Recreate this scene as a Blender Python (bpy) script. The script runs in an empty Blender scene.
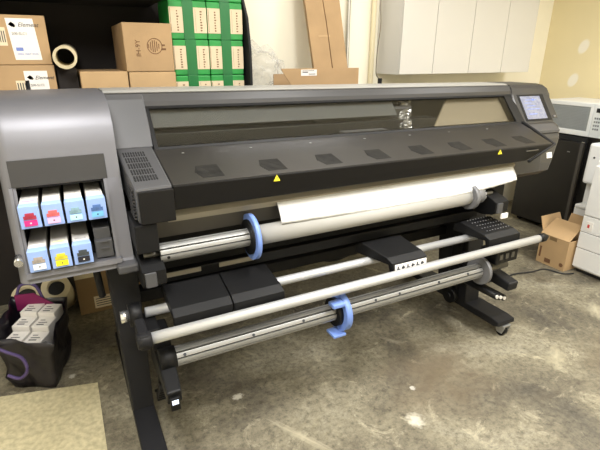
import bpy, bmesh, math, random
from mathutils import Vector, Matrix
random.seed(7)
C = bpy.context.scene.collection
PI = math.pi

# ------------------------------------------------------------------ materials
def newmat(name):
    m = bpy.data.materials.new(name); m.use_nodes = True
    nt = m.node_tree; b = nt.nodes['Principled BSDF']
    return m, nt, b
def lin(c):
    def f(v):
        v /= 255.0
        return v/12.92 if v <= 0.04045 else ((v+0.055)/1.055)**2.4
    return (f(c[0]), f(c[1]), f(c[2]), 1)
def mat(name, rgb, rough=0.5, metal=0.0, var=0.0, scale=8.0, bump=0.0, bscale=60.0, emit=0, spec=0.5, stretch=None, coat=0):
    m, nt, b = newmat(name)
    col = lin(rgb)
    b.inputs['Base Color'].default_value = col
    b.inputs['Roughness'].default_value = rough
    b.inputs['Metallic'].default_value = metal
    b.inputs['Specular IOR Level'].default_value = spec
    if coat:
        b.inputs['Coat Weight'].default_value = coat; b.inputs['Coat Roughness'].default_value = 0.25
    tc = nt.nodes.new('ShaderNodeTexCoord')
    src = tc.outputs['Object']
    if stretch:
        mp = nt.nodes.new('ShaderNodeMapping'); mp.inputs['Scale'].default_value = stretch
        nt.links.new(src, mp.inputs['Vector']); src = mp.outputs['Vector']
    if var > 0:
        n = nt.nodes.new('ShaderNodeTexNoise'); n.inputs['Scale'].default_value = scale; n.inputs['Detail'].default_value = 5
        nt.links.new(src, n.inputs['Vector'])
        r = nt.nodes.new('ShaderNodeValToRGB')
        r.color_ramp.elements[0].position = 0.3; r.color_ramp.elements[1].position = 0.7
        r.color_ramp.elements[0].color = tuple(c*(1-var) for c in col[:3])+(1,)
        r.color_ramp.elements[1].color = tuple(min(1, c*(1+var)) for c in col[:3])+(1,)
        nt.links.new(n.outputs['Fac'], r.inputs['Fac']); nt.links.new(r.outputs['Color'], b.inputs['Base Color'])
    if bump > 0:
        n2 = nt.nodes.new('ShaderNodeTexNoise'); n2.inputs['Scale'].default_value = bscale; n2.inputs['Detail'].default_value = 3
        nt.links.new(src, n2.inputs['Vector'])
        bp = nt.nodes.new('ShaderNodeBump'); bp.inputs['Strength'].default_value = bump; bp.inputs['Distance'].default_value = 0.01
        nt.links.new(n2.outputs['Fac'], bp.inputs['Height']); nt.links.new(bp.outputs['Normal'], b.inputs['Normal'])
    if emit:
        b.inputs['Emission Color'].default_value = col; b.inputs['Emission Strength'].default_value = emit
    return m

M = {}
M['shell'] = mat('silver grey plastic', (112,112,117), 0.50, 0.5, 0.03, 3, 0.02, 200)
M['bar'] = mat('satin aluminium bar', (196,197,198), 0.42, 0.5, 0.04, 6, stretch=(0.4,8,8))
M['hub_grey'] = mat('grey hub plastic', (104,104,106), 0.5, 0, 0.06, 20)
M['shell_dark'] = mat('slate plastic', (47,46,46), 0.42, 0, 0.05, 4)
M['top'] = mat('pale light-catching grey top', (150,149,145), 0.4, 0, 0.05, 3)  # light caught by the top face, put into a paler colour
M['trim'] = mat('mid grey plastic', (74,74,76), 0.42, 0.15, 0.04, 4)
M['hood'] = mat('charcoal hood plastic', (40,38,36), 0.40, 0, 0.10, 5, 0.03, 150)
M['hood_face'] = mat('black front plastic', (17,16,16), 0.45, 0, 0.10, 6, spec=0.25)
M['black'] = mat('black plastic', (15,15,16), 0.5, 0, 0.12, 8, 0.05, 120, spec=0.25)
M['matte_black'] = mat('matte black', (14,14,15), 0.8)
M['tile'] = mat('black moulded board', (14,14,15), 0.5, 0, 0.18, 9, 0.06, 180, spec=0.25)
M['leg'] = mat('dark grey powder coat', (28,28,30), 0.5, 0.0, 0.10, 5, 0.04, 200, spec=0.25)
M['alu'] = mat('brushed aluminium', (158,158,156), 0.45, 0.55, 0.06, 6, 0.02, 80, stretch=(0.4,8,8))
M['alu_dark'] = mat('aluminium groove', (96,94,88), 0.5, 0.6)
M['chrome'] = mat('bright metal', (220,220,222), 0.2, 0.9)
M['blue'] = mat('blue hub plastic', (112,140,206), 0.4, 0, 0.05, 20)
M['disc'] = mat('pale grey hub plastic', (126,126,128), 0.45, 0, 0.06, 20)
M['paper'] = mat('white paper', (222,223,223), 0.75, 0, 0.02, 4)
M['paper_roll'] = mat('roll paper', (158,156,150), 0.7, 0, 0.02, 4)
M['steel'] = mat('worn platen metal', (150,144,130), 0.5, 0.3, 0.15, 6, stretch=(0.5,6,6))
M['cardboard'] = mat('brown cardboard', (166,137,100), 0.8, 0, 0.10, 5, 0.05, 60)
M['cardboard2'] = mat('tan cardboard', (180,150,110), 0.8, 0, 0.08, 4, 0.05, 60)
M['cardboard3'] = mat('dull cardboard', (128,104,70), 0.85, 0, 0.12, 4, 0.05, 60)
M['cardboard_dark'] = mat('cardboard seam', (112,84,54), 0.9)
M['tube'] = mat('grey card tube', (190,178,146), 0.75, 0, 0.10, 10)
M['tube_in'] = mat('tube inside', (70,58,44), 0.9)
M['label'] = mat('white label', (226,222,216), 0.6, 0, 0.03, 6)
M['label_dim'] = mat('cream label', (214,200,172), 0.7, 0, 0.06, 6)
M['ink'] = mat('dark print', (52,54,60), 0.6)
M['ink_brown'] = mat('brown print', (110,78,52), 0.8)
M['ink_blue'] = mat('blue print', (110,128,190), 0.6)
M['green'] = mat('green wrap', (36,142,62), 0.45, 0, 0.18, 9, 0.08, 30)
M['green_dark'] = mat('green strap', (22,106,52), 0.35, 0, 0.10, 9)
M['pack_pink'] = mat('pack label', (208,190,160), 0.6, 0, 0.05, 9)
M['cart_white'] = mat('white cartridge card', (206,203,198), 0.6, 0, 0.03, 12)
M['cart_blue'] = mat('pale blue cartridge plastic', (142,168,220), 0.45, 0, 0.03, 12)
M['yellow'] = mat('warning yellow', (236,222,52), 0.5)
M['fan'] = mat('dark fan mesh', (33,32,30), 0.6, 0, 0.5, 30, spec=0.2)
M['white_plastic'] = mat('white appliance plastic', (222,223,222), 0.4, 0, 0.02, 3)
M['white_cab'] = mat('white cabinet laminate', (208,205,198), 0.5, 0, 0.015, 2)
M['copier'] = mat('copier white', (222,222,220), 0.45, 0, 0.02, 3)
M['fridge'] = mat('black fridge enamel', (27,25,24), 0.34, 0, 0.10, 3)
M['fridge_trim'] = mat('dark grey trim', (74,70,66), 0.4)
M['micro_glass'] = mat('grey microwave window', (138,142,143), 0.3, 0, 0.06, 20)
M['bag'] = mat('dark purple woven bag', (22,19,26), 0.35, 0, 0.25, 12, 0.25, 18)
M['bag_in'] = mat('magenta bag lining', (120,22,78), 0.6)
M['handle'] = mat('purple webbing', (74,60,104), 0.7)
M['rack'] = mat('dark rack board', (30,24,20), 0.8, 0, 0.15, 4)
M['board'] = mat('pale worn board', (186,176,142), 0.85, 0, 0.20, 45, 0.2, 90)
M['conduit'] = mat('painted pipe', (226,214,178), 0.5)
M['conduit_grey'] = mat('galvanised pipe', (176,172,160), 0.4, 0.5)
M['cord'] = mat('black cord', (24,24,24), 0.6)
M['wire'] = mat('thin grey cable', (120,110,92), 0.6)
M['red'] = mat('red sticker', (190,60,56), 0.6)
M['led'] = mat('white blue lamp', (214,226,250), 0.4, emit=0.6)

def emissive_screen():
    m, nt, b = newmat('touch screen')
    tc = nt.nodes.new('ShaderNodeTexCoord')
    mp = nt.nodes.new('ShaderNodeMapping'); mp.inputs['Scale'].default_value = (40, 40, 60)
    n = nt.nodes.new('ShaderNodeTexNoise'); n.inputs['Scale'].default_value = 1.0; n.inputs['Detail'].default_value = 2
    r = nt.nodes.new('ShaderNodeValToRGB')
    r.color_ramp.elements[0].position = 0.35; r.color_ramp.elements[0].color = lin((188,192,222))
    r.color_ramp.elements[1].position = 0.62; r.color_ramp.elements[1].color = lin((224,226,240))
    nt.links.new(tc.outputs['Object'], mp.inputs['Vector']); nt.links.new(mp.outputs['Vector'], n.inputs['Vector'])
    nt.links.new(n.outputs['Fac'], r.inputs['Fac'])
    b.inputs['Base Color'].default_value = (0.02,0.02,0.02,1); b.inputs['Roughness'].default_value = 0.2
    nt.links.new(r.outputs['Color'], b.inputs['Emission Color']); b.inputs['Emission Strength'].default_value = 0.75
    return m
M['screen'] = emissive_screen()

def glass_mat(name, tint, refl=0.10, rough=0.03):
    m = bpy.data.materials.new(name); m.use_nodes = True
    nt = m.node_tree; nt.nodes.clear()
    out = nt.nodes.new('ShaderNodeOutputMaterial'); mix = nt.nodes.new('ShaderNodeMixShader')
    tr = nt.nodes.new('ShaderNodeBsdfTransparent'); gl = nt.nodes.new('ShaderNodeBsdfGlossy')
    tr.inputs['Color'].default_value = tint; gl.inputs['Roughness'].default_value = rough
    fr = nt.nodes.new('ShaderNodeLayerWeight'); fr.inputs['Blend'].default_value = 0.5
    pw = nt.nodes.new('ShaderNodeMath'); pw.operation = 'POWER'; pw.inputs[1].default_value = 5.0
    nt.links.new(fr.outputs['Facing'], pw.inputs[0])
    mul = nt.nodes.new('ShaderNodeMath'); mul.operation = 'MULTIPLY_ADD'; mul.inputs[1].default_value = 0.9; mul.inputs[2].default_value = refl
    nt.links.new(pw.outputs[0], mul.inputs[0]); nt.links.new(mul.outputs[0], mix.inputs[0])
    nt.links.new(tr.outputs[0], mix.inputs[1]); nt.links.new(gl.outputs[0], mix.inputs[2]); nt.links.new(mix.outputs[0], out.inputs[0])
    return m
M['glass'] = glass_mat('smoked window', (0.80,0.80,0.79,1), 0.07, 0.06)
M['bottle'] = glass_mat('blue water bottle', (0.55,0.68,0.74,1), 0.10, 0.08)

def film_mat():
    m = bpy.data.materials.new('crinkled clear film'); m.use_nodes = True
    nt = m.node_tree; nt.nodes.clear()
    out = nt.nodes.new('ShaderNodeOutputMaterial'); mix = nt.nodes.new('ShaderNodeMixShader')
    tr = nt.nodes.new('ShaderNodeBsdfTransparent'); gl = nt.nodes.new('ShaderNodeBsdfPrincipled')
    tr.inputs['Color'].default_value = (0.93,0.93,0.93,1)
    gl.inputs['Base Color'].default_value = (0.85,0.84,0.80,1); gl.inputs['Roughness'].default_value = 0.12
    lw = nt.nodes.new('ShaderNodeLayerWeight'); lw.inputs['Blend'].default_value = 0.5
    mr = nt.nodes.new('ShaderNodeMapRange'); mr.inputs['To Min'].default_value = 0.05; mr.inputs['To Max'].default_value = 0.4
    nt.links.new(lw.outputs['Facing'], mr.inputs['Value']); nt.links.new(mr.outputs[0], mix.inputs[0])
    nt.links.new(tr.outputs[0], mix.inputs[1]); nt.links.new(gl.outputs[0], mix.inputs[2]); nt.links.new(mix.outputs[0], out.inputs[0])
    return m
M['film'] = film_mat()

def floor_mat():
    m, nt, b = newmat('stained concrete')
    tc = nt.nodes.new('ShaderNodeTexCoord'); V = tc.outputs['Object']
    def noise(sc, det, rough=0.6, dist=0.0):
        n = nt.nodes.new('ShaderNodeTexNoise'); n.inputs['Scale'].default_value = sc; n.inputs['Detail'].default_value = det
        n.inputs['Roughness'].default_value = rough; n.inputs['Distortion'].default_value = dist
        nt.links.new(V, n.inputs['Vector']); return n.outputs['Fac']
    def ramp(src, stops):
        r = nt.nodes.new('ShaderNodeValToRGB')
        while len(r.color_ramp.elements) < len(stops): r.color_ramp.elements.new(0.5)
        for e, (p, c) in zip(r.color_ramp.elements, stops): e.position = p; e.color = c
        nt.links.new(src, r.inputs['Fac']); return r.outputs['Color']
    def mix(fac, a, c, mode='MIX', f=1.0):
        n = nt.nodes.new('ShaderNodeMix'); n.data_type = 'RGBA'; n.blend_type = mode
        if fac is None: n.inputs[0].default_value = f
        else: nt.links.new(fac, n.inputs[0])
        for sock, v in ((n.inputs[6], a), (n.inputs[7], c)):
            if isinstance(v, tuple): sock.default_value = v
            else: nt.links.new(v, sock)
        return n.outputs[2]
    base = ramp(noise(1.6, 6, 0.62, 0.6), [(0.32, lin((84,79,68))), (0.46, lin((117,110,92))), (0.56, lin((136,129,108))), (0.70, lin((160,154,134)))])
    fine = ramp(noise(34, 8, 0.8), [(0.34, (0.30,0.29,0.28,1)), (0.50, (0.80,0.80,0.80,1)), (0.66, (1.1,1.1,1.1,1))])
    c = mix(None, base, fine, 'MULTIPLY')
    pale = ramp(noise(5.5, 9, 0.8, 1.2), [(0.55, (0,0,0,1)), (0.68, (0.65,0.65,0.65,1))])
    c = mix(pale, c, lin((186,178,152)))
    dark = ramp(noise(3.3, 9, 0.78, 0.8), [(0.32, (0.75,0.75,0.75,1)), (0.47, (0,0,0,1))])
    c = mix(dark, c, lin((74,66,54)))
    # worn spots of spilled white paint, each at its own place on the floor
    def spot(x, y, r, col, c, soft=0.5, sx=1.0, rot=0.0):
        mp = nt.nodes.new('ShaderNodeMapping'); mp.vector_type = 'TEXTURE'
        mp.inputs['Location'].default_value = (x, y, 0); mp.inputs['Rotation'].default_value = (0,0,rot); mp.inputs['Scale'].default_value = (r*sx, r, r)
        nt.links.new(V, mp.inputs['Vector'])
        nn = nt.nodes.new('ShaderNodeTexNoise'); nn.inputs['Scale'].default_value = 2.2; nn.inputs['Detail'].default_value = 5
        nt.links.new(mp.outputs[0], nn.inputs['Vector'])
        ln = nt.nodes.new('ShaderNodeVectorMath'); ln.operation = 'LENGTH'; nt.links.new(mp.outputs[0], ln.inputs[0])
        ad = nt.nodes.new('ShaderNodeMath'); ad.operation = 'MULTIPLY_ADD'; ad.inputs[1].default_value = 1.6
        nt.links.new(nn.outputs['Fac'], ad.inputs[0]); nt.links.new(ln.outputs['Value'], ad.inputs[2])
        rr = ramp(ad.outputs[0], [(0.0,(0,0,0,1)),(1,(0,0,0,1))])
        r = nt.nodes.new('ShaderNodeMapRange'); r.inputs['From Min'].default_value = 1.8; r.inputs['From Max'].default_value = 1.8-soft
        r.inputs['To Min'].default_value = 0; r.inputs['To Max'].default_value = 0.8
        nt.links.new(ad.outputs[0], r.inputs['Value'])
        return mix(r.outputs[0], c, col)
    W = lin((205,200,184))
    c = spot(1.23, 1.20, 0.05, W, c, 0.7)
    c = spot(1.36, 1.373, 0.016, lin((235,232,222)), c, 0.3)
    c = spot(0.72, 1.35, 0.022, lin((168,160,136)), c, 0.9, 10, -1.05)
    c = spot(1.52, 1.75, 0.02, lin((146,139,120)), c, 1.0, 5, -1.0)
    c = spot(2.95, 1.4, 0.05, lin((176,168,144)), c, 1.0, 3, 0.6)
    c = spot(2.25, 1.2, 0.05, lin((172,164,138)), c, 1.0, 3, 0.5)
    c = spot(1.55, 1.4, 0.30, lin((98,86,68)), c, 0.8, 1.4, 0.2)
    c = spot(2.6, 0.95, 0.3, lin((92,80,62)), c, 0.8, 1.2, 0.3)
    c = spot(-0.17, 2.26, 0.02, lin((205,200,184)), c, 0.5)
    c = spot(0.55, 1.72, 0.022, W, c, 0.5, 1.5)
    nt.links.new(c, b.inputs['Base Color'])
    rr = ramp(noise(4, 5), [(0.3,(0.5,0.5,0.5,1)),(0.7,(0.78,0.78,0.78,1))])
    nt.links.new(rr, b.inputs['Roughness'])
    bp = nt.nodes.new('ShaderNodeBump'); bp.inputs['Strength'].default_value = 0.25; bp.inputs['Distance'].default_value = 0.006
    nt.links.new(noise(40, 5), bp.inputs['Height']); nt.links.new(bp.outputs[0], b.inputs['Normal'])
    return m

def wall_mat(name, rgb, spots=()):
    m, nt, b = newmat(name)
    tc = nt.nodes.new('ShaderNodeTexCoord'); V = tc.outputs['Object']
    n = nt.nodes.new('ShaderNodeTexNoise'); n.inputs['Scale'].default_value = 1.3; n.inputs['Detail'].default_value = 4
    nt.links.new(V, n.inputs['Vector'])
    r = nt.nodes.new('ShaderNodeValToRGB'); k = lin(rgb)
    r.color_ramp.elements[0].position = 0.3; r.color_ramp.elements[0].color = tuple(v*0.95 for v in k[:3])+(1,)
    r.color_ramp.elements[1].position = 0.7; r.color_ramp.elements[1].color = tuple(min(1,v*1.03) for v in k[:3])+(1,)
    nt.links.new(n.outputs['Fac'], r.inputs['Fac']); c = r.outputs['Color']
    for (p, rad) in spots:     # patches of filler
        d = nt.nodes.new('ShaderNodeMapping'); d.vector_type = 'TEXTURE'; d.inputs['Location'].default_value = p; d.inputs['Scale'].default_value = (rad, rad*0.85, rad*1.25)
        d.inputs['Rotation'].default_value = (0.45, 0, 0)
        nt.links.new(V, d.inputs['Vector'])
        ln = nt.nodes.new('ShaderNodeVectorMath'); ln.operation = 'LENGTH'; nt.links.new(d.outputs[0], ln.inputs[0])
        mr = nt.nodes.new('ShaderNodeMapRange'); mr.inputs['From Min'].default_value = 1.15; mr.inputs['From Max'].default_value = 0.8
        nt.links.new(ln.outputs['Value'], mr.inputs['Value'])
        mx = nt.nodes.new('ShaderNodeMix'); mx.data_type = 'RGBA'
        nt.links.new(mr.outputs[0], mx.inputs[0]); nt.links.new(c, mx.inputs[6]); mx.inputs[7].default_value = lin((244,238,222)); c = mx.outputs[2]
    nt.links.new(c, b.inputs['Base Color']); b.inputs['Roughness'].default_value = 0.8
    n2 = nt.nodes.new('ShaderNodeTexNoise'); n2.inputs['Scale'].default_value = 90; nt.links.new(V, n2.inputs['Vector'])
    bp = nt.nodes.new('ShaderNodeBump'); bp.inputs['Strength'].default_value = 0.08; bp.inputs['Distance'].default_value = 0.004
    nt.links.new(n2.outputs['Fac'], bp.inputs['Height']); nt.links.new(bp.outputs[0], b.inputs['Normal'])
    return m

# ------------------------------------------------------------------ shape helpers (world coordinates)
def hexa(bm, p, bev=0.0, seg=2):
    """eight points: bottom four (ccw from above), then top four"""
    v = [bm.verts.new(q) for q in p]
    fs = [(3,2,1,0),(4,5,6,7),(0,1,5,4),(1,2,6,5),(2,3,7,6),(3,0,4,7)]
    f = [bm.faces.new([v[i] for i in a]) for a in fs]
    if bev > 0:
        es = list({e for a in f for e in a.edges})
        bmesh.ops.bevel(bm, geom=es, offset=bev, segments=seg, profile=0.5, affect='EDGES')
def box(bm, x0, x1, y0, y1, z0, z1, bev=0.0, seg=2):
    x0, x1 = sorted((x0, x1)); y0, y1 = sorted((y0, y1)); z0, z1 = sorted((z0, z1))
    hexa(bm, [(x0,y0,z0),(x1,y0,z0),(x1,y1,z0),(x0,y1,z0),(x0,y0,z1),(x1,y0,z1),(x1,y1,z1),(x0,y1,z1)], bev, seg)
def prism(bm, prof, x0, x1, bev=0.0, seg=2, xf=None):
    """profile of (y,z) points swept along x; xf(y,z,side) can shift the ends"""
    n = len(prof)
    a = [bm.verts.new((xf(y,z,0) if xf else x0, y, z)) for y, z in prof]
    b = [bm.verts.new((xf(y,z,1) if xf else x1, y, z)) for y, z in prof]
    fs = []
    for i in range(n):
        j = (i+1) % n
        fs.append(bm.faces.new((a[i], a[j], b[j], b[i])))
    fs.append(bm.faces.new(a[::-1])); fs.append(bm.faces.new(b))
    bmesh.ops.recalc_face_normals(bm, faces=fs)
    if bev > 0:
        es = list({e for e in fs[-1].edges} | {e for e in fs[-2].edges})
        bmesh.ops.bevel(bm, geom=es, offset=bev, segments=seg, profile=0.5, affect='EDGES')
def frame_axes(d):
    d = Vector(d).normalized()
    u = d.cross(Vector((0,0,1)))
    if u.length < 1e-4: u = Vector((1,0,0))
    u.normalize(); return d, u, u.cross(d)
def cyl(bm, p0, p1, r, seg=24, r2=None, cap=True):
    p0 = Vector(p0); p1 = Vector(p1); d, u, w = frame_axes(p1-p0); r2 = r if r2 is None else r2
    a = [bm.verts.new(p0+(u*math.cos(t)+w*math.sin(t))*r) for t in (2*PI*i/seg for i in range(seg))]
    b = [bm.verts.new(p1+(u*math.cos(t)+w*math.sin(t))*r2) for t in (2*PI*i/seg for i in range(seg))]
    fs = []
    for i in range(seg):
        j = (i+1) % seg; f = bm.faces.new((a[i], a[j], b[j], b[i])); f.smooth = True; fs.append(f)
    if cap: fs.append(bm.faces.new(a[::-1])); fs.append(bm.faces.new(b))
    bmesh.ops.recalc_face_normals(bm, faces=fs)
def ring(bm, p0, p1, ro, ri, seg=40, a0=0.0, a1=2*PI):
    """hollow tube or, for part angles, a C shape"""
    p0 = Vector(p0); p1 = Vector(p1); d, u, w = frame_axes(p1-p0); full = abs(a1-a0-2*PI) < 1e-6
    n = seg if full else seg+1
    L = []
    for i in range(n):
        t = a0+(a1-a0)*i/seg; e = u*math.cos(t)+w*math.sin(t)
        L.append([bm.verts.new(p+e*r) for p, r in ((p0,ri),(p0,ro),(p1,ro),(p1,ri))])
    fs = []
    for i in range(n if full else n-1):
        A = L[i]; B = L[(i+1) % n]
        for k in range(4):
            m = (k+1) % 4; f = bm.faces.new((A[k], A[m], B[m], B[k])); fs.append(f)
            if k in (1, 3): f.smooth = True
    if not full:
        fs.append(bm.faces.new(L[0])); fs.append(bm.faces.new(L[-1][::-1]))
    bmesh.ops.recalc_face_normals(bm, faces=fs)
def path(bm, pts, r, seg=10):
    pts = [Vector(p) for p in pts]; prev = None; fs = []
    for i, p in enumerate(pts):
        d = (pts[min(i+1,len(pts)-1)]-pts[max(i-1,0)])
        d, u, w = frame_axes(d)
        cur = [bm.verts.new(p+(u*math.cos(2*PI*k/seg)+w*math.sin(2*PI*k/seg))*r) for k in range(seg)]
        if prev:
            for k in range(seg):
                m = (k+1) % seg; f = bm.faces.new((prev[k], prev[m], cur[m], cur[k])); f.smooth = True; fs.append(f)
        else: first = cur
        prev = cur
    fs.append(bm.faces.new(first[::-1])); fs.append(bm.faces.new(prev))
    bmesh.ops.recalc_face_normals(bm, faces=fs)
def smooth_pts(ctrl, n=10):
    P = [Vector(c) for c in ctrl]; out = []
    for i in range(len(P)-1):
        p0 = P[max(i-1,0)]; p1 = P[i]; p2 = P[i+1]; p3 = P[min(i+2,len(P)-1)]
        for k in range(n):
            t = k/n
            out.append(0.5*((2*p1)+(-p0+p2)*t+(2*p0-5*p1+4*p2-p3)*t*t+(-p0+3*p1-3*p2+p3)*t**3))
    out.append(P[-1]); return out
def extrusion(bm, x0, x1, yc, zc, r, rot=0.0, grooves=6, depth=0.25, gw=0.16):
    """round fluted bar along x: outer arcs with deep narrow slots"""
    prof = []
    for g in range(grooves):
        c = 2*PI*g/grooves+rot; s = 2*PI/grooves
        prof += [(c-gw/2, r), (c-gw/2*0.8, r*(1-depth)), (c+gw/2*0.8, r*(1-depth)), (c+gw/2, r)]
        k = 4
        for i in range(1, k): prof.append((c+gw/2+(s-gw)*i/k, r))
    prism(bm, [(yc+rr*math.cos(t), zc+rr*math.sin(t)) for t, rr in prof], x0, x1)
def loft_sheet(bm, rows, th=0.002):
    """rows of points -> thin solid sheet"""
    n = len(rows[0]); G = [[bm.verts.new(p) for p in r] for r in rows]; fs = []
    for i in range(len(rows)-1):
        for j in range(n-1):
            f = bm.faces.new((G[i][j], G[i][j+1], G[i+1][j+1], G[i+1][j])); f.smooth = True; fs.append(f)
    bmesh.ops.recalc_face_normals(bm, faces=fs)
    bmesh.ops.solidify(bm, geom=fs, thickness=th)

# ------------------------------------------------------------------ object helpers
def root_matrix(o):
    m = Matrix.Identity(4)
    while o is not None:
        m = o.matrix_basis @ m; o = o.parent
    return m
def settle(bm, parent):
    r = parent
    while r.parent is not None: r = r.parent
    if r.name != 'wide_format_printer': return
    for v in bm.verts:
        if v.co.x > 0.165 and v.co.z > 1.03: v.co.z -= 0.0118*(v.co.x-0.165)*min(1.0, (v.co.z-1.03)/0.12)
def obj(name, bm, m, parent=None, local=False):
    me = bpy.data.meshes.new(name)
    o = bpy.data.objects.new(name, me); C.objects.link(o)
    if parent is not None:
        o.parent = parent
        if not local:
            settle(bm, parent); bm.transform(root_matrix(parent).inverted())
    elif not local:
        xs = [v.co for v in bm.verts]
        c = Vector(((min(v.x for v in xs)+max(v.x for v in xs))/2, (min(v.y for v in xs)+max(v.y for v in xs))/2, min(v.z for v in xs)))
        bm.transform(Matrix.Translation(-c)); o.location = c
    bm.to_mesh(me); bm.free(); me.materials.append(m); return o
def tag(o, label=None, cat=None, group=None, kind=None):
    if label: o['label'] = label
    if cat: o['category'] = cat
    if group: o['group'] = group
    if kind: o['kind'] = kind
    return o
def thing(name, loc, label, cat, group=None, rz=0.0):
    o = bpy.data.objects.new(name, None); C.objects.link(o); o.empty_display_size = 0.1
    o.location = loc; o.rotation_euler = (0,0,rz); tag(o, label, cat, group); return o
def B(): return bmesh.new()
def bx(name, m, parent, *a, **k):
    local = k.pop('local', False)
    b = B(); box(b, *a, **k); return obj(name, b, m, parent, local)
def structure(o): o['kind'] = 'structure'; return o
def text(name, s, size, mtx, m, parent, shear=0.0, ext=0.0006, spacing=1.0):
    cu = bpy.data.curves.new(name, 'FONT'); cu.body = s; cu.size = size; cu.extrude = ext; cu.shear = shear; cu.space_character = spacing
    cu.align_x = 'LEFT'; cu.align_y = 'CENTER'; cu.resolution_u = 2
    tmp = bpy.data.objects.new(name+'_tmp', cu); C.objects.link(tmp)
    bpy.context.view_layer.update()
    me = bpy.data.meshes.new_from_object(tmp.evaluated_get(bpy.context.evaluated_depsgraph_get()))
    bpy.data.objects.remove(tmp)
    b = B(); b.from_mesh(me); bpy.data.meshes.remove(me)
    b.transform(mtx); return obj(name, b, m, parent)
def facing(p, right, up):
    r = Vector(right).normalized(); u = Vector(up).normalized(); n = r.cross(u)
    return Matrix(((r.x,u.x,n.x,p[0]),(r.y,u.y,n.y,p[1]),(r.z,u.z,n.z,p[2]),(0,0,0,1)))
FRONT = ((1,0,0),(0,0,1))          # text on a face that looks towards -y
def copy_tree(o, parent=None):
    c = o.copy(); C.objects.link(c); c.parent = parent
    for ch in list(o.children): copy_tree(ch, c)
    return c

# ------------------------------------------------------------------ the room
YB, XR, XL, YF, ZC = 3.32, 4.62, -1.6, -2.2, 2.75
b = B(); box(b, XL, XR, YF, YB, -0.08, 0); structure(obj('floor', b, floor_mat(), local=True))
b = B(); box(b, XL, XR, YF, YB, ZC, ZC+0.08); structure(obj('ceiling', b, wall_mat('ceiling white', (232,228,216)), local=True))
wm = wall_mat('cream wall paint', (250,244,224))
b = B(); box(b, XL, XR+0.1, YB, YB+0.1, 0, ZC); structure(obj('wall_back', b, wm, local=True))
b = B(); box(b, XR, XR+0.1, YF, YB, 0, ZC)
structure(obj('wall_right', b, wall_mat('yellow wall paint', (236,222,180), (((XR,2.915,1.665),0.055),((XR,2.955,1.352),0.055))), local=True))
b = B(); box(b, XL-0.1, XL, YF, YB+0.1, 0, ZC); structure(obj('wall_left', b, wm, local=True))
b = B(); box(b, XL-0.1, XR+0.1, YF-0.1, YF, 0, ZC); structure(obj('wall_front', b, wm, local=True))

# ------------------------------------------------------------------ the large printer
P = thing('wide_format_printer', (1.3, 1.9, 0), 'very wide grey and black floor standing printer with touch screen and ink bay', 'printer')
XA, XB = 0.165, 2.60
# top cover running the whole length
b = B(); prism(b, [(2.34,1.385),(2.34,1.405),(2.31,1.436),(2.12,1.436),(2.075,1.425),(2.056,1.395),(2.05,1.368),(2.06,1.366),(2.20,1.385)], XA, 2.62)
obj('top_cover', b, M['shell_dark'], P)
b = B(); prism(b, [(2.335,1.430),(2.31,1.4385),(2.12,1.4385),(2.085,1.431),(2.09,1.425),(2.33,1.425)], XA, 2.60); obj('top_panel', b, M['top'], P)
# left ink module: front profile leans forward at the foot
MP = [(2.08,1.437),(1.99,1.434),(1.915,1.418),(1.85,1.38),(1.822,1.33),(1.812,1.27),(1.792,1.145)]
LO = [(1.792,1.145),(1.755,1.0),(1.715,0.845),(1.70,0.815)]
XM = -0.228
def rounded_module(bm, x0, x1, front, back, zlo_at):
    """body swept along x whose left end is rounded in plan"""
    n = 7; R = 0.045
    cols = []
    for k in range(n+1):
        t = PI/2*k/n; cols.append((x0+R-R*math.cos(t), R-R*math.sin(t)))
    cols = cols+[(x1, 0.0)]
    G = []
    for x, dy in cols:
        G.append([bm.verts.new((x, y+dy, z)) for y, z in front]+[bm.verts.new((x, back, z)) for y, z in front[::-1]])
    fs = []; m = len(G[0])
    for i in range(len(G)-1):
        for j in range(m):
            k = (j+1) % m; fs.append(bm.faces.new((G[i][j], G[i][k], G[i+1][k], G[i+1][j])))
    fs.append(bm.faces.new(G[0][::-1])); fs.append(bm.faces.new(G[-1]))
    bmesh.ops.recalc_face_normals(bm, faces=fs)
    for f in fs: f.smooth = True
b = B()
rounded_module(b, XM, XA-0.004, MP, 2.33, 1.145)                        # upper shell above the bay
rounded_module(b, XM, -0.195, LO, 2.33, 0.815)                         # left pillar
prism(b, [LO[0], LO[1], LO[2], LO[3], (2.33,0.815), (2.33,1.145)], 0.103, XA-0.004)      # right pillar
prism(b, [(1.712,0.85),(1.70,0.815),(2.33,0.815),(2.33,0.85)], -0.195, 0.103)           # sill
box(b, -0.195, 0.103, 2.2, 2.33, 0.85, 1.145)
o = obj('ink_module', b, M['shell'], P)
e = o.modifiers.new('edge', 'EDGE_SPLIT'); e.split_angle = math.radians(40)
b = B()
for (x0,x1,y0,y1,z0,z1) in ((-0.19,0.10,2.15,2.19,0.855,1.142),(-0.192,-0.186,1.80,2.15,0.855,1.142),(0.094,0.10,1.80,2.15,0.855,1.142),(-0.186,0.094,1.80,2.15,0.855,0.862),(-0.186,0.094,1.80,2.15,1.136,1.142),(-0.186,0.094,1.75,2.15,1.005,1.015)):
    box(b, x0,x1,y0,y1,z0,z1)
for k in range(3):
    x = -0.186+0.07*(k+1); box(b, x-0.004,x+0.004,1.81,2.1,1.015,1.04); box(b, x-0.004,x+0.004,1.79,2.1,0.862,0.885)
obj('ink_bay_lining', b, M['matte_black'], P)
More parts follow.
